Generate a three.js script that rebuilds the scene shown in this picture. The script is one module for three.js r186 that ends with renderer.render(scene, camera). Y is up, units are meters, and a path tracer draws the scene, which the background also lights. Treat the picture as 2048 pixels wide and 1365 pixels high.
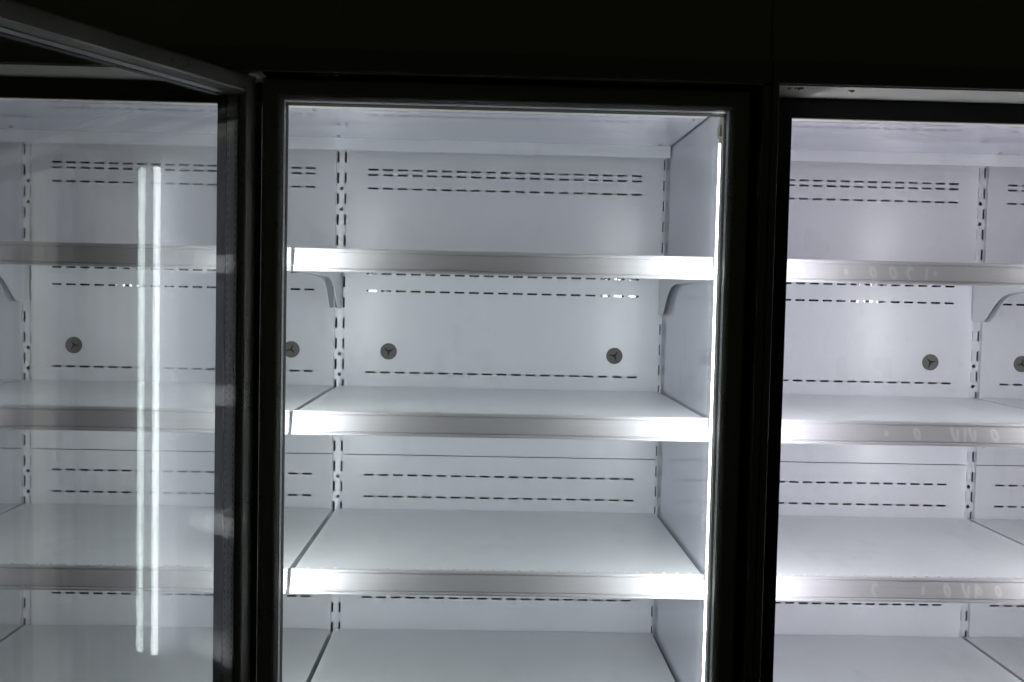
import * as THREE from 'three';
import { mergeGeometries } from 'three/addons/utils/BufferGeometryUtils.js';
import { RoundedBoxGeometry } from 'three/addons/geometries/RoundedBoxGeometry.js';
import { RectAreaLightUniformsLib } from 'three/addons/lights/RectAreaLightUniformsLib.js';
import { TextGeometry } from 'three/addons/geometries/TextGeometry.js';
import { FontLoader } from 'three/addons/loaders/FontLoader.js';

// ---------------------------------------------------------------- camera, exposure, lamps' strength
const scene = new THREE.Scene();
scene.background = new THREE.Color().setRGB(0.0075, 0.0077, 0.0045);      // the unlit shop behind the camera
const camera = new THREE.PerspectiveCamera(36.86, 1024 / 682, 0.05, 60);
{
  const yaw = 0.02581, pitch = -0.04557, roll = 0.02165;
  const fwd = new THREE.Vector3(Math.sin(yaw) * Math.cos(pitch), Math.sin(pitch), -Math.cos(yaw) * Math.cos(pitch));
  const right = new THREE.Vector3(Math.cos(yaw), 0, Math.sin(yaw));
  const up = new THREE.Vector3().crossVectors(right, fwd);
  const c = Math.cos(roll), s = Math.sin(roll);
  const xc = right.clone().multiplyScalar(c).addScaledVector(up, s);
  const yc = up.clone().multiplyScalar(c).addScaledVector(right, -s);
  const m = new THREE.Matrix4().makeBasis(xc, yc, fwd.clone().negate());
  camera.quaternion.setFromRotationMatrix(m);
  camera.position.set(0.35386, 1.55581, 2.48457);
}
const renderer = new THREE.WebGLRenderer({ antialias: true });
renderer.setSize(1024, 682);
renderer.toneMapping = THREE.LinearToneMapping;
renderer.toneMappingExposure = 1.0;
renderer.shadowMap.enabled = true;
RectAreaLightUniformsLib.init();
const LAMP_COLOR = [0.985, 0.985, 1.05];
const TUBE_GLOW = 18.0;            // radiance of the visible tube
const TUBE_LIGHT = 48.0;          // radiance of the strip lights set in front of it

// ---------------------------------------------------------------- helpers
let seed = 20240;
const rnd = () => { seed = (seed * 1664525 + 1013904223) >>> 0; return seed / 4294967296; };
const used = new Map();
function numbered(n) { const k = used.get(n) || 0; used.set(n, k + 1); return k ? `${n}_${String(k).padStart(3, '0')}` : n; }
const offsets = new Map();
function thing(name, label, category, pos = [0, 0, 0], group) {
  const g = new THREE.Group(); g.name = numbered(name); g.position.set(...pos);
  g.userData = { label, category }; if (group) g.userData.group = group;
  scene.add(g); offsets.set(g, pos); return g;
}
function part(parent, name, geo, mat, label) {
  const m = new THREE.Mesh(geo, mat); m.name = name; m.castShadow = m.receiveShadow = true;
  const o = offsets.get(parent); if (o) m.position.set(-o[0], -o[1], -o[2]);   // geometry is written in world metres
  if (label) m.userData.label = label;
  parent.add(m); return m;
}
function partGroup(parent, name, label) {
  const g = new THREE.Group(); g.name = name; const o = offsets.get(parent); if (o) g.position.set(-o[0], -o[1], -o[2]);
  if (label) g.userData.label = label; parent.add(g); return g;
}
function boxUV(g) {                                   // uv in metres from the dominant axis of each face
  if (g.index) g = g.toNonIndexed();
  g.computeBoundingBox();
  const p = g.attributes.position, n = g.attributes.normal, uv = new Float32Array(p.count * 2);
  for (let i = 0; i < p.count; i++) {
    const ax = Math.abs(n.getX(i)), ay = Math.abs(n.getY(i)), az = Math.abs(n.getZ(i));
    const x = p.getX(i), y = p.getY(i), z = p.getZ(i);
    if (az >= ax && az >= ay) { uv[2 * i] = x; uv[2 * i + 1] = y; } else if (ax >= ay) { uv[2 * i] = z; uv[2 * i + 1] = y; } else { uv[2 * i] = x; uv[2 * i + 1] = z; }
  }
  g.setAttribute('uv', new THREE.BufferAttribute(uv, 2));
  return g;
}
function box(x0, x1, y0, y1, z0, z1, r = 0) {
  const w = x1 - x0, h = y1 - y0, d = z1 - z0;
  const g = r ? new RoundedBoxGeometry(w, h, d, 2, r) : new THREE.BoxGeometry(w, h, d);
  g.translate((x0 + x1) / 2, (y0 + y1) / 2, (z0 + z1) / 2);
  return boxUV(g);
}
const merge = (a) => mergeGeometries(a.map((g) => (g.index ? g.toNonIndexed() : g)), false);
// a closed outline [z, y] pulled along x; flat shaded, uv = (share of the length, share of the outline)
function extrudeX(pts, x0, x1) {
  const pos = [], uv = [], n = pts.length; let tot = 0; const cum = [0];
  for (let i = 0; i < n; i++) { const a = pts[i], b = pts[(i + 1) % n]; tot += Math.hypot(b[0] - a[0], b[1] - a[1]); cum.push(tot); }
  const V = (x, q, u, v) => { pos.push(x, q[1], q[0]); uv.push(u, v); };
  const area = THREE.ShapeUtils.area(pts.map((q) => new THREE.Vector2(q[0], q[1])));
  for (let i = 0; i < n; i++) {
    const a = pts[i], b = pts[(i + 1) % n], va = cum[i] / tot, vb = cum[i + 1] / tot;
    const quad = area > 0 ? [[x0, a, 0, va], [x1, a, 1, va], [x1, b, 1, vb], [x0, a, 0, va], [x1, b, 1, vb], [x0, b, 0, vb]]
      : [[x0, a, 0, va], [x1, b, 1, vb], [x1, a, 1, va], [x0, a, 0, va], [x0, b, 0, vb], [x1, b, 1, vb]];
    for (const q of quad) V(...q);
  }
  const tris = THREE.ShapeUtils.triangulateShape(pts.map((q) => new THREE.Vector2(q[0], q[1])), []);
  for (const t of tris) {
    const f = area > 0 ? t : [t[0], t[2], t[1]];
    for (const k of [f[0], f[2], f[1]]) V(x0, pts[k], 0, 0.98);
    for (const k of f) V(x1, pts[k], 1, 0.98);
  }
  const g = new THREE.BufferGeometry();
  g.setAttribute('position', new THREE.Float32BufferAttribute(pos, 3));
  g.setAttribute('uv', new THREE.Float32BufferAttribute(uv, 2));
  g.computeVertexNormals();
  return g;
}
// ---------------------------------------------------------------- textures
function noiseGrid(n, cell) {
  const k = Math.round(n / cell), a = Array.from({ length: k * k }, rnd);
  const s = (t) => t * t * (3 - 2 * t);
  return (x, y) => {
    const fx = x / cell, fy = y / cell, ix = Math.floor(fx), iy = Math.floor(fy), tx = s(fx - ix), ty = s(fy - iy);
    const g = (i, j) => a[((j % k + k) % k) * k + ((i % k + k) % k)];
    return (g(ix, iy) * (1 - tx) + g(ix + 1, iy) * tx) * (1 - ty) + (g(ix, iy + 1) * (1 - tx) + g(ix + 1, iy + 1) * tx) * ty;
  };
}
function dataTex(n, fn, srgb = false) {
  const d = new Uint8Array(n * n * 4);
  for (let y = 0; y < n; y++) for (let x = 0; x < n; x++) { const v = fn(x, y), i = 4 * (y * n + x); d[i] = v[0]; d[i + 1] = v[1]; d[i + 2] = v[2]; d[i + 3] = 255; }
  const t = new THREE.DataTexture(d, n, n); t.wrapS = t.wrapT = THREE.RepeatWrapping; t.magFilter = THREE.LinearFilter; t.minFilter = THREE.LinearMipmapLinearFilter; t.generateMipmaps = true;
  if (srgb) t.colorSpace = THREE.SRGBColorSpace; t.needsUpdate = true; return t;
}
const N = 1024;
const nA = noiseGrid(N, 128), nB = noiseGrid(N, 32), nC = noiseGrid(N, 8), nD = noiseGrid(N, 2), nE = noiseGrid(N, 64);
const enamelMap = dataTex(N, (x, y) => {               // handling smudges and specks on the white enamel
  const smudge = (nA(x, y) * 0.5 + nB(x, y) * 0.3 + nE(x, y) * 0.2) * 5;
  const st = Math.max(0, nE(x + 31, y * 0.45 + 200) * 0.55 + nB(x * 1.3, y) * 0.45 - 0.70) * 60;   // dried drips
  const speck = nD(x, y) > 0.9992 ? 30 : 0;
  const v = 250 - smudge - speck - Math.min(4, st) + (nC(x, y) - 0.5) * 2;
  return [v, v, v - smudge * 0.15];
}, true);
const enamelRough = dataTex(N, (x, y) => { const v = 190 + (nE(x, y) - 0.5) * 26 + (nB(x, y) - 0.5) * 16 + (nC(x, y) - 0.5) * 14; return [v, v, v]; });
const enamelBump = dataTex(N, (x, y) => { const v = 128 + (nD(x, y) - 0.5) * 60 + (nC(x, y) - 0.5) * 90; return [v, v, v]; });
const darkRough = dataTex(N, (x, y) => { const v = 170 + (nB(x, y) - 0.5) * 70 + (nD(x, y) - 0.5) * 40; return [v, v, v]; });

function railCanvas(marks) {
  const w = 2048, h = 256, c = document.createElement('canvas'); c.width = w; c.height = h; const g = c.getContext('2d');
  g.fillStyle = '#e4e4e5'; g.fillRect(0, 0, w, h);
  for (let i = 0; i < 900; i++) {                        // drawn grain along the rail
    const y = rnd() * h, l = 200 + rnd() * 1500, x = rnd() * w - 300, t = Math.round(200 + rnd() * 52);
    g.strokeStyle = `rgba(${t},${t},${t},0.16)`; g.lineWidth = 0.5 + rnd() * 1.1; g.beginPath(); g.moveTo(x, y); g.lineTo(x + l, y); g.stroke();
  }
  if (marks) marks(g, w, h);
  const t = new THREE.CanvasTexture(c); t.colorSpace = THREE.SRGBColorSpace; t.wrapS = THREE.RepeatWrapping; t.magFilter = THREE.LinearFilter; return t;
}
// ---------------------------------------------------------------- materials
const C = (r, g, b) => new THREE.Color().setRGB(r, g, b);
const M = {
  enamel: new THREE.MeshPhysicalMaterial({ name: 'white_enamel', color: C(0.78, 0.793, 0.84), roughness: 0.5, map: enamelMap, roughnessMap: enamelRough, bumpMap: enamelBump, bumpScale: 0.000008, clearcoat: 0.5, clearcoatRoughness: 0.24 }),
  gloss: new THREE.MeshPhysicalMaterial({ name: 'gloss_enamel', color: C(0.77, 0.77, 0.86), metalness: 0.15, roughness: 0.08, map: enamelMap }),
  ceiling: new THREE.MeshPhysicalMaterial({ name: 'ceiling_gloss_enamel', color: C(0.78, 0.78, 0.87), metalness: 0.3, roughness: 0.045 }),
  shelf: new THREE.MeshPhysicalMaterial({ name: 'shelf_enamel', color: C(0.78, 0.80, 0.81), roughness: 0.27, map: enamelMap, bumpMap: enamelBump, bumpScale: 0.000006 }),
  cream: new THREE.MeshStandardMaterial({ name: 'cream_plastic', color: C(0.66, 0.64, 0.56), roughness: 0.5 }),
  socket: new THREE.MeshStandardMaterial({ name: 'lamp_socket', color: C(0.62, 0.60, 0.46), roughness: 0.45 }),
  alu: new THREE.MeshStandardMaterial({ name: 'satin_aluminium', color: C(0.30, 0.295, 0.27), metalness: 0.25, roughness: 0.5, roughnessMap: darkRough }),
  trim: new THREE.MeshStandardMaterial({ name: 'grey_trim', color: C(0.20, 0.20, 0.19), metalness: 0.2, roughness: 0.55, roughnessMap: darkRough }),
  fascia: new THREE.MeshStandardMaterial({ name: 'fascia_paint', color: C(0.30, 0.31, 0.24), roughness: 0.6, roughnessMap: darkRough }),
  soffit: new THREE.MeshStandardMaterial({ name: 'soffit_paint', color: C(0.56, 0.56, 0.51), roughness: 0.5 }),
  black: new THREE.MeshStandardMaterial({ name: 'black_rubber', color: C(0.014, 0.015, 0.017), roughness: 0.6 }),
  zinc: new THREE.MeshStandardMaterial({ name: 'galvanised_steel', color: C(0.50, 0.51, 0.53), metalness: 0.5, roughness: 0.5 }),
  foil: new THREE.MeshStandardMaterial({ name: 'duct_sheet', color: C(0.36, 0.36, 0.37), metalness: 1, roughness: 0.1, bumpMap: enamelBump, bumpScale: 0.0003 }),
  rubber: new THREE.MeshStandardMaterial({ name: 'grey_rubber', color: C(0.145, 0.14, 0.13), roughness: 0.7 }),
  screw: new THREE.MeshStandardMaterial({ name: 'screw_zinc', color: C(0.42, 0.40, 0.36), metalness: 0.9, roughness: 0.35 }),
  spacer: new THREE.MeshStandardMaterial({ name: 'spacer_aluminium', color: C(0.50, 0.51, 0.49), metalness: 0.4, roughness: 0.4 }),
  glass: new THREE.MeshPhysicalMaterial({ name: 'door_glass', color: C(0.978, 0.994, 0.987), transmission: 1, roughness: 0, thickness: 0, ior: 1.52 }),
  tube: new THREE.MeshStandardMaterial({ name: 'lamp_tube_glow', color: C(0.9, 0.9, 0.9), emissive: C(...LAMP_COLOR), emissiveIntensity: TUBE_GLOW, roughness: 0.3 }),
  tubeOld: new THREE.MeshStandardMaterial({ name: 'aged_lamp_tube_glow', color: C(0.9, 0.9, 0.9), emissive: C(...LAMP_COLOR), emissiveIntensity: TUBE_GLOW * 0.4, roughness: 0.3 }),
  endcap: new THREE.MeshStandardMaterial({ name: 'lamp_end_cap', color: C(0.75, 0.75, 0.74), metalness: 0.6, roughness: 0.35 }),
  frost: new THREE.MeshPhysicalMaterial({ name: 'tube_end_glass', color: C(0.86, 0.86, 0.86), roughness: 0.25 }),
  floor: new THREE.MeshStandardMaterial({ name: 'floor_vinyl', color: C(0.10, 0.10, 0.095), roughness: 0.5 }),
  ink: new THREE.MeshStandardMaterial({ name: 'etched_ink', color: C(0.10, 0.10, 0.10), roughness: 0.8 }),
};
const railMat = (marks) => new THREE.MeshPhysicalMaterial({ name: 'brushed_rail', color: C(0.72, 0.71, 0.72), metalness: 0.36, roughness: 0.58, map: railCanvas(marks) });

// ---------------------------------------------------------------- measures (metres)
const P = 0.781, DB = 0.0248, XC = 0.0034;             // bay pitch, offset of the second cabinet, upright offset
// the drawing below uses one bay pitch throughout; WX sets the true widths: the middle bay 0.79 m, the others 0.75 m
const SM = 1.0109, SO = 0.9581, MC = 0.3915, MH = 0.4015;
const WX = (x) => { const d = x - MC; return Math.abs(d) <= MH ? MC + d * SM : MC + Math.sign(d) * (MH * SM + (Math.abs(d) - MH) * SO); };
const bayX = (b) => b * P + (b >= 1 ? DB : 0);
const Y0 = 1.89;                                       // top of the first upright slot
const ROWS = { upper: [1.848, 1.8354, 1.8031, 1.598, 1.557, 1.3598], lower: [1.1091, 1.0562, 0.8071] };
const JOINT = 1.1587, ZF = 0.866, ZD = 0.847, ZBAND = 0.765, YSOF = 1.8945, YBAND = 1.862;
const SHELF_Y = [1.6301, 1.3257, 1.0254, 0.7278];
const WALL = 0.7805, MULL = 0.7931;                    // inner face of the end wall, joint of the two cabinets
const AL = -2 * P, BR = 3 * P + DB;                    // far ends
const LAMP_Y = [0.71, 1.825];

// ---------------------------------------------------------------- floor
{
  const f = new THREE.Mesh(boxUV(new THREE.PlaneGeometry(7, 6).rotateX(-Math.PI / 2).translate(0.4, 0, 1.2)), M.floor);
  f.name = 'floor'; f.receiveShadow = true; f.userData.kind = 'structure'; scene.add(f);
}

// ---------------------------------------------------------------- perforated sheet metal
function slotPath(cx, cy, w, h, round = true) {
  const p = new THREE.Path(), r = h / 2;
  if (!round) { p.moveTo(cx - w / 2, cy - h / 2); p.lineTo(cx - w / 2, cy + h / 2); p.lineTo(cx + w / 2, cy + h / 2); p.lineTo(cx + w / 2, cy - h / 2); p.closePath(); return p; }
  const a = [];
  for (let i = 0; i <= 4; i++) { const t = Math.PI / 2 - i * Math.PI / 4; a.push([cx + w / 2 - r + Math.cos(t) * r, cy + Math.sin(t) * r]); }
  for (let i = 0; i <= 4; i++) { const t = -Math.PI / 2 - i * Math.PI / 4; a.push([cx - w / 2 + r + Math.cos(t) * r, cy + Math.sin(t) * r]); }
  a.forEach((q, i) => (i ? p.lineTo(...q) : p.moveTo(...q))); p.closePath(); return p;
}
const circlePath = (cx, cy, r) => { const p = new THREE.Path(); for (let i = 0; i < 16; i++) { const t = -i * Math.PI / 8; const q = [cx + Math.cos(t) * r, cy + Math.sin(t) * r]; i ? p.lineTo(...q) : p.moveTo(...q); } p.closePath(); return p; };
function sheet(x0, x1, y0, y1, zFront, thick, holes) {
  const s = new THREE.Shape(); s.moveTo(x0, y0); s.lineTo(x1, y0); s.lineTo(x1, y1); s.lineTo(x0, y1); s.closePath();
  s.holes = holes;
  const g = new THREE.ExtrudeGeometry(s, { depth: thick, bevelEnabled: false, curveSegments: 4 });
  g.translate(0, 0, zFront - thick); return boxUV(g);
}
const grommetGeo = (() => {                            // rubber plug with a three-way slit cut through its face
  const s = new THREE.Shape(); s.absarc(0, 0, 0.0196, 0, Math.PI * 2);
  const h = new THREE.Path(), a = 0.0021, L = 0.0140, pts = [];
  for (let k = 0; k < 3; k++) {
    const t = -k * 2 * Math.PI / 3, dx = Math.cos(t), dy = Math.sin(t), nx = -dy, ny = dx;
    const t2 = t - Math.PI / 3; // inner corner after this arm
    pts.push([dx * L + nx * a * 0.35, dy * L + ny * a * 0.35], [dx * L - nx * a * 0.35, dy * L - ny * a * 0.35], [Math.cos(t2) * a * 1.6, Math.sin(t2) * a * 1.6]);
  }
  pts.forEach((q, i) => (i ? h.lineTo(...q) : h.moveTo(...q))); h.closePath(); s.holes.push(h);
  const g = new THREE.ExtrudeGeometry(s, { depth: 0.0016, bevelEnabled: true, bevelThickness: 0.0005, bevelSize: 0.0004, bevelSegments: 1, curveSegments: 20 });
  return boxUV(g);
})();
const grommetBack = boxUV(new THREE.CylinderGeometry(0.0185, 0.0185, 0.001, 24).rotateX(Math.PI / 2).translate(0, 0, -0.0022));
const screwGeo = boxUV(merge([new THREE.SphereGeometry(0.0052, 14, 6, 0, Math.PI * 2, 0, Math.PI / 2).scale(1, 0.62, 1), new THREE.CylinderGeometry(0.0066, 0.0066, 0.0008, 16)].map((g) => g.toNonIndexed())).rotateX(Math.PI));
const TURN = [2.1, 0.35, 0.0, 1.25, 0.45, 0.9, 1.9, 0.2, 1.3, 0.7];
let turnAt = 0;

// one bay of the lining: panels, ceiling sheet, air outlet
function bayLining(cab, b, endLeft, endRight) {
  const x = bayX(b) + XC, e = 0.0128;
  const xl = endLeft ? bayX(b) + 0.0085 : x + e, xr = endRight ? bayX(b) + P - 0.0085 : x + P - e;
  for (const [key, y0, y1] of [['upper', JOINT + 0.001, 1.935], ['lower', 0.40, JOINT - 0.001]]) {
    const holes = [];
    for (const r of ROWS[key]) for (let i = 0; i < 19; i++) holes.push(slotPath(bayX(b) + 0.0669 + 0.01225 + i * 0.03497, r, 0.0250, 0.0046));
    const plugs = key === 'upper' ? [bayX(b) + P / 2 + XC - 0.2716, bayX(b) + P / 2 + XC + 0.2716] : [];
    for (const px of plugs) holes.push(circlePath(px, 1.4113, 0.0188));
    const face = sheet(xl, xr, y0, y1, 0, 0.0012, holes);
    const folds = [box(xl, xl + 0.0012, y0, y1, -0.016, -0.0013), box(xr - 0.0012, xr, y0, y1, -0.016, -0.0013), box(xl + 0.0013, xr - 0.0013, key === 'upper' ? y0 : y1 - 0.0012, key === 'upper' ? y0 + 0.0012 : y1, -0.012, -0.0013)];
    const panel = part(cab, 'back_panel', merge([face, ...folds]), M.enamel);
    for (const px of plugs) {
      const g = part(panel, 'rubber_plug', grommetGeo, M.rubber); g.position.set(px, 1.4113, 0.0004); g.rotation.z = TURN[turnAt++ % TURN.length];
      const k = part(panel, 'plug_body', grommetBack, M.black); k.position.set(px, 1.4113, 0);
    }
  }
  // cream air outlet in front of the ceiling sheet: fins in a frame
  const cl = endLeft ? bayX(b) + 0.0040 : bayX(b) + 0.0004, cr = endRight ? (b === 0 ? WALL : BR - 0.001) - 0.0036 : bayX(b) + P - 0.0004;
  const fins = [];
  for (let i = 0; i < 9; i++) fins.push(box(cl, cr, 1.9135, 1.9285, 0.4465 + i * 0.0235, 0.4490 + i * 0.0235));
  part(cab, 'air_outlet', merge([box(cl, cr, 1.9285, 1.9305, 0.4445, 0.70), box(cl, cr, 1.9128, 1.9138, 0.4445, 0.6495), ...fins]), M.cream);
}
function ceiling(cab, x0, x1, screws) {                // one long sheet with a drop lip at its rear edge
  const c = part(cab, 'ceiling_sheet', box(x0, x1, 1.9128, 1.9143, 0.0592, 0.444), M.ceiling);
  part(cab, 'ceiling_lip', box(x0, x1, 1.8855, 1.9143, 0.0577, 0.0590), M.enamel);
  for (const [sx, sz] of screws) { const s = part(c, 'screw', screwGeo, M.screw); s.position.set(sx, 1.9127, sz); }
}
function upright(cab, x, full, side = 0, withLabel) {
  const holes = [], x0 = full ? x - 0.0155 : side < 0 ? x - 0.0150 : x - 0.004, x1 = full ? x + 0.0155 : side < 0 ? x + 0.004 : x + 0.0150;
  const cols = full ? [-0.009, 0.009] : [side < 0 ? -0.009 : 0.009];
  for (let n = 0; n < 29; n++) for (const c of cols) holes.push(slotPath(x + c, Y0 - 0.05 * n - 0.0125, 0.0052, 0.0250, false));
  if (full) for (const n of [1.75, 2.75, 9.75, 10.75, 15.75, 16.75, 23.75]) holes.push(circlePath(x, Y0 - 0.05 * n, 0.0046));
  const u = part(cab, 'upright', sheet(x0, x1, 0.40, 1.93, -0.0109, 0.0016, holes), M.enamel);
  part(u, 'channel_back', box(x0, x1, 0.40, 1.93, -0.0555, -0.0545), M.zinc);
}
// ---------------------------------------------------------------- lamps
const tubeGeo = boxUV(new THREE.CylinderGeometry(0.008, 0.008, LAMP_Y[1] - LAMP_Y[0], 20).translate(0, (LAMP_Y[0] + LAMP_Y[1]) / 2, 0));
const tubeEnd = [0, 1].map((k) => boxUV(new THREE.CylinderGeometry(0.008, 0.008, 0.010, 20).translate(0, k ? LAMP_Y[1] + 0.005 : LAMP_Y[0] - 0.005, 0)));
function lamp(cab, x, z, dirs, strength = 1) {
  x = WX(x); const g = partGroup(cab, 'lamp'); g.position.x += x; g.position.z += z;
  part(g, 'lamp_tube', tubeGeo, strength < 1 ? M.tubeOld : M.tube); for (const e of tubeEnd) part(g, 'tube_end', e, M.frost);
  for (const [y0, y1] of [[LAMP_Y[1] + 0.010, LAMP_Y[1] + 0.030], [LAMP_Y[0] - 0.030, LAMP_Y[0] - 0.010]]) part(g, 'lamp_socket', box(-0.0095, 0.0095, y0, y1, -0.010, 0.014, 0.0025), M.socket);
  for (const [dx, dz] of dirs) {
    const l = new THREE.RectAreaLight(C(...LAMP_COLOR), TUBE_LIGHT * strength, 0.016, LAMP_Y[1] - LAMP_Y[0]);
    const k = 1 / Math.hypot(dx, dz), ox = x + dx * k * 0.0095, oz = z + dz * k * 0.0095, oy = (LAMP_Y[0] + LAMP_Y[1]) / 2;
    l.position.set(ox, oy, oz); l.lookAt(ox + dx, oy, oz + dz); l.name = numbered('lamp_light'); scene.add(l);
  }
}
// ---------------------------------------------------------------- doors
const DY0 = 0.32, DY1 = 1.8892;
const FRAME = [[0, -0.046], [0, -0.0045], [0.0012, -0.0018], [0.004, -0.0004], [0.010, 0], [0.0250, 0], [0.0262, -0.0007], [0.0275, -0.0011], [0.0298, -0.0035], [0.0322, -0.0065], [0.0322, -0.0075], [0.0285, -0.0075], [0.0285, -0.046]];
function ringSide(profile, x0, x1, y0, y1, side) {     // one mitred side of a frame
  const pos = [], n = profile.length;
  const cornersOf = (u) => [[x0 + u, y0 + u], [x1 - u, y0 + u], [x1 - u, y1 - u], [x0 + u, y1 - u]];
  const i0 = side, i1 = (side + 1) % 4;
  for (let i = 0; i < n; i++) {
    const a = profile[i], b = profile[(i + 1) % n];
    const A0 = cornersOf(a[0])[i0], A1 = cornersOf(a[0])[i1], B0 = cornersOf(b[0])[i0], B1 = cornersOf(b[0])[i1];
    const q = [[...A0, a[1]], [...A1, a[1]], [...B1, b[1]], [...B0, b[1]]];
    for (const k of [0, 1, 2, 0, 2, 3]) pos.push(...q[k]);
  }
  for (const [ii, flip] of [[i0, false], [i1, true]]) {
    const t = THREE.ShapeUtils.triangulateShape(profile.map((q) => new THREE.Vector2(q[0], q[1])), []);
    for (const f of t) for (const k of flip ? f : [f[0], f[2], f[1]]) pos.push(...cornersOf(profile[k][0])[ii], profile[k][1]);
  }
  const g = new THREE.BufferGeometry(); g.setAttribute('position', new THREE.Float32BufferAttribute(pos, 3)); g.computeVertexNormals();
  return boxUV(g);
}
const rect = (u0, u1, z0, z1) => [[u0, z0], [u0, z1], [u1, z1], [u1, z0]];
function spacerTexture() {
  const w = 64, h = 2048, c = document.createElement('canvas'); c.width = w; c.height = h; const g = c.getContext('2d');
  g.fillStyle = '#e4e4e0'; g.fillRect(0, 0, w, h); g.fillStyle = '#2c2c2a';
  for (let y = 6; y < h; y += 16) { g.fillRect(5, y, 3.5, 7); g.fillRect(w - 9, y, 3.5, 7); }
  g.save(); g.translate(38, 1500); g.rotate(-Math.PI / 2); g.fillStyle = 'rgba(60,60,58,0.75)'; g.font = '17px monospace';
  g.fillText('EN 1279 16 mm', 0, 0); g.fillText('EN 1279 16 mm', 420, 0); g.fillText('EN 1279 16 mm', 840, 0); g.restore();
  const t = new THREE.CanvasTexture(c); t.colorSpace = THREE.SRGBColorSpace; t.magFilter = THREE.LinearFilter; return t;
}
const spacerMat = M.spacer.clone(); spacerMat.name = 'punched_spacer'; spacerMat.map = spacerTexture();
function fitUV(g, axisU, axisV, u0, u1, v0, v1) {
  const p = g.attributes.position, uv = g.attributes.uv, get = (i, a) => (a === 'x' ? p.getX(i) : a === 'y' ? p.getY(i) : p.getZ(i));
  for (let i = 0; i < p.count; i++) uv.setXY(i, (get(i, axisU) - u0) / (u1 - u0), (get(i, axisV) - v0) / (v1 - v0));
  return g;
}
function door(cab, x, z, turn, hingeRight, DW, label) {
  x = WX(x);
  const d = partGroup(cab, 'door', label); d.position.x += x; d.position.z += z; d.rotation.y = turn;
  const x0 = hingeRight ? -DW : 0, x1 = hingeRight ? 0 : DW;
  ['frame_rail', 'frame_stile', 'frame_rail', 'frame_stile'].forEach((n, s) => part(d, n, ringSide(FRAME, x0, x1, DY0, DY1, s), M.alu));
  const pu = 0.0290;
  for (const [za, zb] of [[-0.0118, -0.0080], [-0.0342, -0.0304]]) part(d, 'glass_pane', box(x0 + pu, x1 - pu, DY0 + pu, DY1 - pu, za, zb), M.glass);
  for (let s = 0; s < 4; s++) {
    const g = ringSide(rect(0.0294, 0.0330, -0.0302, -0.0120), x0, x1, DY0, DY1, s);
    fitUV(g, 'z', s % 2 ? 'y' : 'x', -0.0302, -0.0120, s % 2 ? DY0 : x0, s % 2 ? DY1 : x1);
    part(d, 'spacer_bar', g, spacerMat);
  }
  const gk = []; for (let s = 0; s < 4; s++) { gk.push(ringSide(rect(0.0287, 0.0332, -0.0475, -0.0344), x0, x1, DY0, DY1, s)); gk.push(ringSide(rect(0.006, 0.024, turn ? -0.058 : -0.081, -0.0462), x0, x1, DY0, DY1, s)); }
  part(d, 'door_gasket', merge(gk), M.black);
  return d;
}
// ---------------------------------------------------------------- the two cabinets
const CAB = 'upright display refrigerators standing side by side';
const cabA = thing('display_refrigerator', 'wide display refrigerator with one glass door closed and the next door swung open', 'refrigerator', [-0.384, 0, 0.43], CAB);
const cabB = thing('display_refrigerator', 'display refrigerator at the right edge, its open bay showing no door', 'refrigerator', [1.58, 0, 0.43], CAB);
for (const b of [-2, -1, 0]) bayLining(cabA, b, b === -2, b === 0);
for (const b of [1, 2]) bayLining(cabB, b, b === 1, b === 2);
ceiling(cabA, AL + 0.006, WALL - 0.0036, [[0.749, 0.078], [0.7605, 0.425], [0.0085, 0.089], [0.011, 0.43], [-0.763, 0.105], [-0.77, 0.43]]);
ceiling(cabB, MULL + 0.0165, BR - 0.005, [[0.835, 0.082], [1.587, 0.082], [1.585, 0.43]]);
for (const b of [-1, 0]) upright(cabA, bayX(b) + XC, true);
upright(cabA, AL + XC, false, 1); upright(cabA, P + XC - 0.0005, false, -1);
upright(cabB, P + DB + XC, false, 1); upright(cabB, 2 * P + DB + XC, true); upright(cabB, BR, false, -1);

for (const [cab, x0, x1, wl, wr] of [[cabA, AL, MULL - 0.0004, AL + 0.003, WALL], [cabB, MULL + 0.0004, BR + 0.010, MULL + 0.0127, BR - 0.001]]) {
  part(cab, 'duct_sheet', box(x0 + 0.013, x1 - 0.013, 1.505, 1.655, -0.0260, -0.0250), M.foil);
  part(cab, 'duct_back', box(x0 + 0.013, x1 - 0.013, 0.40, 1.93, -0.1080, -0.1070), M.zinc);
  // end walls: white lining inside, grey skin outside
  part(cab, 'end_wall', box(wr, x1 - 0.001, 0.10, 1.955, -0.11, 0.7545), M.gloss);
  part(cab, 'end_wall', box(x0 + 0.001, wl, 0.10, 1.955, -0.11, 0.7545), M.gloss);
  part(cab, 'back_skin', box(x0, x1, 0.10, 1.96, -0.135, -0.111), M.trim);
  part(cab, 'roof', box(x0, x1, 1.956, 1.99, -0.135, 0.7645), M.trim);
  part(cab, 'roof_liner', box(wl + 0.001, wr - 0.001, 1.9315, 1.9350, 0.004, 0.75), M.zinc);
  part(cab, 'bottom_deck', box(wl + 0.001, wr - 0.001, 0.36, 0.399, -0.106, 0.7545), M.shelf);
  part(cab, 'plinth', box(x0, x1, 0.0, 0.0995, -0.135, 0.80), M.trim);
  part(cab, 'kick_panel', box(x0, x1, 0.100, 0.3595, 0.7555, 0.80), M.trim);
  part(cab, 'header', box(x0, x1, YSOF + 0.0022, 1.931, 0.766, ZF, 0.0025), M.trim);
  part(cab, 'fascia', box(x0, x1, 1.9318, 2.32, 0.766, ZF - 0.012, 0.002), M.fascia);
}
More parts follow.
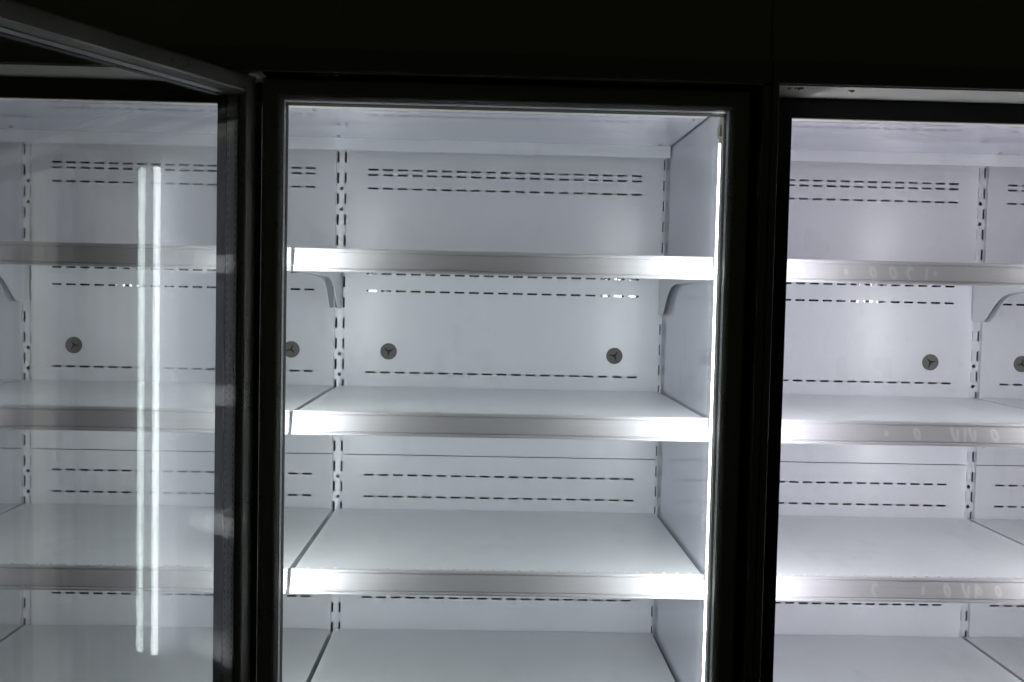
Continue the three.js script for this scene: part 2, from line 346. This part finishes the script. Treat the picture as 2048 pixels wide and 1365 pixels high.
// gasket frames: a black face round every opening
const bandX = { a: [[AL + 0.012, AL + 0.045], [-P - 0.0405, -P + 0.0225], [-0.0405, 0.0225], [0.748, WALL - 0.0005]], b: [[MULL + 0.0130, 0.8585], [2 * P + DB - 0.0225, 2 * P + DB + 0.0405], [BR - 0.040, BR - 0.002]] };
for (const [cab, list, x0, x1] of [[cabA, bandX.a, AL + 0.001, WALL - 0.0004], [cabB, bandX.b, MULL + 0.0129, BR - 0.0005]]) {
  part(cab, 'gasket_frame', merge([box(x0, x1, YBAND, 1.9555, 0.7555, ZBAND), ...list.map(([p, q]) => box(p, q, 0.36, YBAND - 0.0002, 0.7555, ZBAND, 0.001))]), M.black);
  part(cab, 'soffit', box(x0, x1, YSOF, YSOF + 0.0020, 0.7665, ZF - 0.003), M.soffit);
}
part(cabA, 'end_trim', box(0.7793, MULL - 0.0005, 0.10, YSOF - 0.0003, 0.7660, ZF, 0.002), M.trim);
part(cabB, 'end_trim', box(MULL + 0.0005, 0.8058, 0.10, YSOF - 0.0003, 0.7660, ZF, 0.002), M.trim);
// mullion posts behind the gasket frame, and a lamp on each
for (const [cab, p, q] of [[cabA, 0.7488, WALL - 0.0005], [cabA, -0.026, 0.008], [cabA, -P - 0.026, -P + 0.008], [cabA, AL + 0.0035, AL + 0.02], [cabB, MULL + 0.0132, 0.8300], [cabB, 2 * P + DB - 0.008, 2 * P + DB + 0.026], [cabB, BR - 0.02, BR - 0.0015]])
  part(cab, 'mullion_post', q - p > 0.03 ? merge([box(p, q, 0.40, 1.9120, 0.7160, 0.7550, 0.0015), box(p + 0.0015, p + 0.0028, 0.40, 1.9115, 0.6900, 0.7165), box(q - 0.0028, q - 0.0015, 0.40, 1.9115, 0.6900, 0.7165)]) : box(p, q, 0.40, 1.9120, 0.7160, 0.7550, 0.0015), M.cream);
lamp(cabA, 0.7562, 0.700, [[-0.35, -1]]);
lamp(cabA, -0.0095, 0.700, [[0, -1]]);
lamp(cabA, -P - 0.0095, 0.700, [[0, -1]], 0.4);
lamp(cabB, 0.8310, 0.700, [[0.35, -1]]);
lamp(cabB, 2 * P + DB + 0.0095, 0.700, [[0, -1]]);

const doorOpen = door(cabA, -0.0095, ZD, THREE.MathUtils.degToRad(64.2), true, 0.769 * SO, 'glass door swung open, mirroring a lamp tube');
const doorShut = door(cabA, -0.0025, ZD, 0, false, 0.769 * SM, 'closed glass door of the middle bay');
part(cabA, 'brush_seal', box(0.002, 0.772, DY1 + 0.003, YSOF - 0.0002, 0.80, 0.8625), M.black);
// the open door's hinge pin and the hardware under the other cabinet's soffit
part(cabA, 'hinge_pin', boxUV(new THREE.CylinderGeometry(0.005, 0.005, 0.022, 14).translate(-0.030, 1.8885, 0.8405)), M.screw);
for (const [hx, hz, r] of [[0.828, 0.846, 0.0045], [0.838, 0.847, 0.003], [0.846, 0.846, 0.0055], [0.934, 0.838, 0.006]])
  part(cabB, 'soffit_screw', boxUV(new THREE.SphereGeometry(r, 14, 8).scale(1, 0.7, 1).translate(hx, YSOF - 0.0004, hz)), M.screw);
// etched word in the corner of the closed door's glass
{
  const font = await new FontLoader().loadAsync('fonts/droid/droid_sans_regular.typeface.json');
  const t = new TextGeometry('TEMPERED', { font, size: 0.0030, depth: 0.0001, curveSegments: 2 });
  t.computeBoundingBox(); const w = t.boundingBox.max.x; t.translate(0.769 * SM - 0.0395 - w, DY1 - 0.0435, -0.0079);
  part(doorShut, 'glass_mark', boxUV(t), M.ink);
}
// ---------------------------------------------------------------- shelves
const LV = ['topmost', 'second from the top', 'third from the top', 'lowest'];
const SH_X0 = 0.0030, SH_X1 = P - 0.0072;
const rail = [[0.5555, 0.0005], [0.5560, 0.0032], [0.5595, 0.0044], [0.5640, 0.0030], [0.5655, -0.0002], [0.5636, -0.0024], [0.5630, -0.0030], [0.5650, -0.0048], [0.5756, -0.0318], [0.5745, -0.0334], [0.5752, -0.0342], [0.5800, -0.0354], [0.5802, -0.0386], [0.5770, -0.0398], [0.5740, -0.0378], [0.5745, -0.0355], [0.5615, -0.0040], [0.5585, 0.0002]];
const railLen = rail.map((a, i) => Math.hypot(rail[(i + 1) % rail.length][0] - a[0], rail[(i + 1) % rail.length][1] - a[1]));
const railTot = railLen.reduce((a, b) => a + b), faceV = [railLen.slice(0, 7).reduce((a, b) => a + b) / railTot, railLen.slice(0, 8).reduce((a, b) => a + b) / railTot];
const railGeo = extrudeX(rail, SH_X0 - 0.0005, SH_X1 + 0.0005);
const capGeo = [SH_X0 - 0.0029].map((x) => extrudeX([[0.548, -0.001], [0.556, 0.0030], [0.5630, 0.0034], [0.5645, -0.002], [0.5785, -0.0385], [0.5760, -0.0398], [0.5625, -0.036], [0.560, -0.006], [0.548, -0.006]], x, x + 0.0023));
const trayGeo = merge([
  box(SH_X0, SH_X1, -0.0016, 0, 0.0025, 0.5545), box(SH_X0, SH_X1, -0.030, -0.0017, 0.5530, 0.5545), box(SH_X0, SH_X1, -0.026, -0.0017, 0.0025, 0.0040),
  box(SH_X0, SH_X0 + 0.0014, -0.028, -0.0017, 0.0042, 0.5528), box(SH_X1 - 0.0014, SH_X1, -0.028, -0.0017, 0.0042, 0.5528)]);
const pipGeo = (() => { const a = []; for (let i = 0; i < 30; i++) a.push(new THREE.SphereGeometry(0.0036, 10, 6).scale(1.1, 0.5, 0.7).translate(0.028 + i * 0.025, 0, 0.5405)); return boxUV(merge(a)); })();
const bracketGeo = (flip) => {                        // plate with an S-curved lower edge
  const low = [[0.056, -0.1150], [0.066, -0.1095], [0.080, -0.0990], [0.098, -0.0835], [0.118, -0.0680], [0.140, -0.0570], [0.170, -0.0490], [0.215, -0.0445], [0.300, -0.0430], [0.545, -0.0405]];
  const plate = [[0.0012, -0.029], [0.0012, -0.112], [0.006, -0.1165], [0.045, -0.1170], ...low, [0.545, -0.029]];
  const w = 0.0014, x0 = flip ? P - 0.0125 : 0.0062;
  return extrudeX(plate, x0, x0 + w);
};
const brL = bracketGeo(false), brR = bracketGeo(true);
const markPen = (list) => (g, w, h) => {              // dried rings and hooks of glue left on the rail face
  g.lineCap = 'round';
  const v0 = (1 - faceV[1]) * h, v1 = (1 - faceV[0]) * h;
  for (const [kind, x, s, a] of list) {
    const flip = -1, px = ((x - WX(bayX(1))) / SO - SH_X0) / (SH_X1 - SH_X0) * w, py = (v0 + v1) / 2, k = w / 0.774, ry = flip * (v1 - v0) * 0.36 * s, rx = 0.0052 * k * s;
    for (const [lw, al] of [[0.0105, 0.26], [0.0080, 0.38], [0.0056, 0.5], [0.0034, 0.6]]) {
      g.strokeStyle = `rgba(255,255,250,${al * a})`; g.lineWidth = lw * k * 0.8; g.beginPath();
      if (kind === 'o') g.ellipse(px, py, rx, -ry, 0.2, 0, Math.PI * 2);
      else if (kind === 'c') g.ellipse(px, py, rx * 1.1, -ry, -0.25, Math.PI * 0.35, Math.PI * 1.5);
      else if (kind === 'u') { g.moveTo(px - rx, py - ry); g.quadraticCurveTo(px - rx * 0.8, py + ry * 1.3, px + rx * 0.6, py + ry * 0.8); g.lineTo(px + rx, py - ry * 0.6); }
      else if (kind === 'i') { g.moveTo(px + rx * 0.6, py - ry); g.lineTo(px - rx * 0.2, py + ry); }
      else g.ellipse(px, py, rx * 0.3, -ry * 0.3, 0, 0, Math.PI * 2);
      g.stroke();
    }
  }
};
const railPlain = railMat();
const railMarked = [
  railMat(markPen([['.', 1.03, 1, 0.5], ['o', 1.081, 0.9, 0.55], ['o', 1.119, 1, 0.6], ['c', 1.152, 1, 0.55], ['i', 1.182, 0.9, 0.5], ['.', 1.199, 0.8, 0.5]])),
  railMat(markPen([['.', 1.118, 0.7, 0.7], ['o', 1.177, 0.85, 0.9], ['u', 1.250, 1.1, 1], ['i', 1.268, 0.9, 0.7], ['u', 1.284, 1, 0.9], ['o', 1.326, 1, 1]])),
  railMat(markPen([['c', 1.108, 0.9, 0.4], ['i', 1.20, 0.5, 0.7], ['o', 1.247, 0.9, 0.9], ['u', 1.284, 1.1, 1], ['i', 1.302, 1, 0.9], ['.', 1.309, 2, 0.7], ['o', 1.346, 0.8, 0.9]])),
];
function makeShelf() {
  const s = thing('display_shelf', '', 'shelf');
  const tray = part(s, 'tray', trayGeo, M.shelf);
  const pips = part(tray, 'stop_pips', pipGeo, M.shelf); pips.userData.kind = 'stuff';
  part(s, 'bracket', brL, M.shelf); part(s, 'bracket', brR, M.shelf);
  const r = part(s, 'price_rail', railGeo, railPlain); for (const g of capGeo) part(r, 'end_cap', g, M.enamel);
  return s;
}
const BAYS = [[0, 'behind the closed glass door'], [-1, 'behind the door that stands open'], [1, 'in the doorless right bay'], [2, 'in the bay cut off at the right'], [-2, 'in the bay cut off at the left']];
let proto = null;
for (const [b, where] of BAYS) for (let k = 0; k < 4; k++) {
  let s;
  if (!proto) s = proto = makeShelf(); else { s = proto.clone(); s.name = numbered('display_shelf'); scene.add(s); }
  s.position.set(WX(bayX(b)), SHELF_Y[k], 0); s.scale.x = b === 0 ? SM : SO;
  s.userData = { label: `${LV[k]} white shelf ${where}`, category: 'shelf', group: 'shelves of the refrigerators' };
  if (b === 1 && k < 3) s.children.find((c) => c.name === 'price_rail').material = railMarked[k];
}
{ // set the true bay widths
  const done = new Set();
  const walk = (o) => {
    if (o.name === 'door' || o.name === 'lamp') return;
    if (o.isMesh) {
      if (/^(rubber_plug|plug_body|screw)$/.test(o.name)) o.position.x = WX(o.position.x);
      else if (!done.has(o.geometry)) { done.add(o.geometry); const p = o.geometry.attributes.position; for (let i = 0; i < p.count; i++) p.setX(i, WX(p.getX(i))); }
    }
    o.children.forEach(walk);
  };
  walk(cabA); walk(cabB);
}
scene.traverse((o) => { if (o.isLight) o.castShadow = true; });
renderer.render(scene, camera);
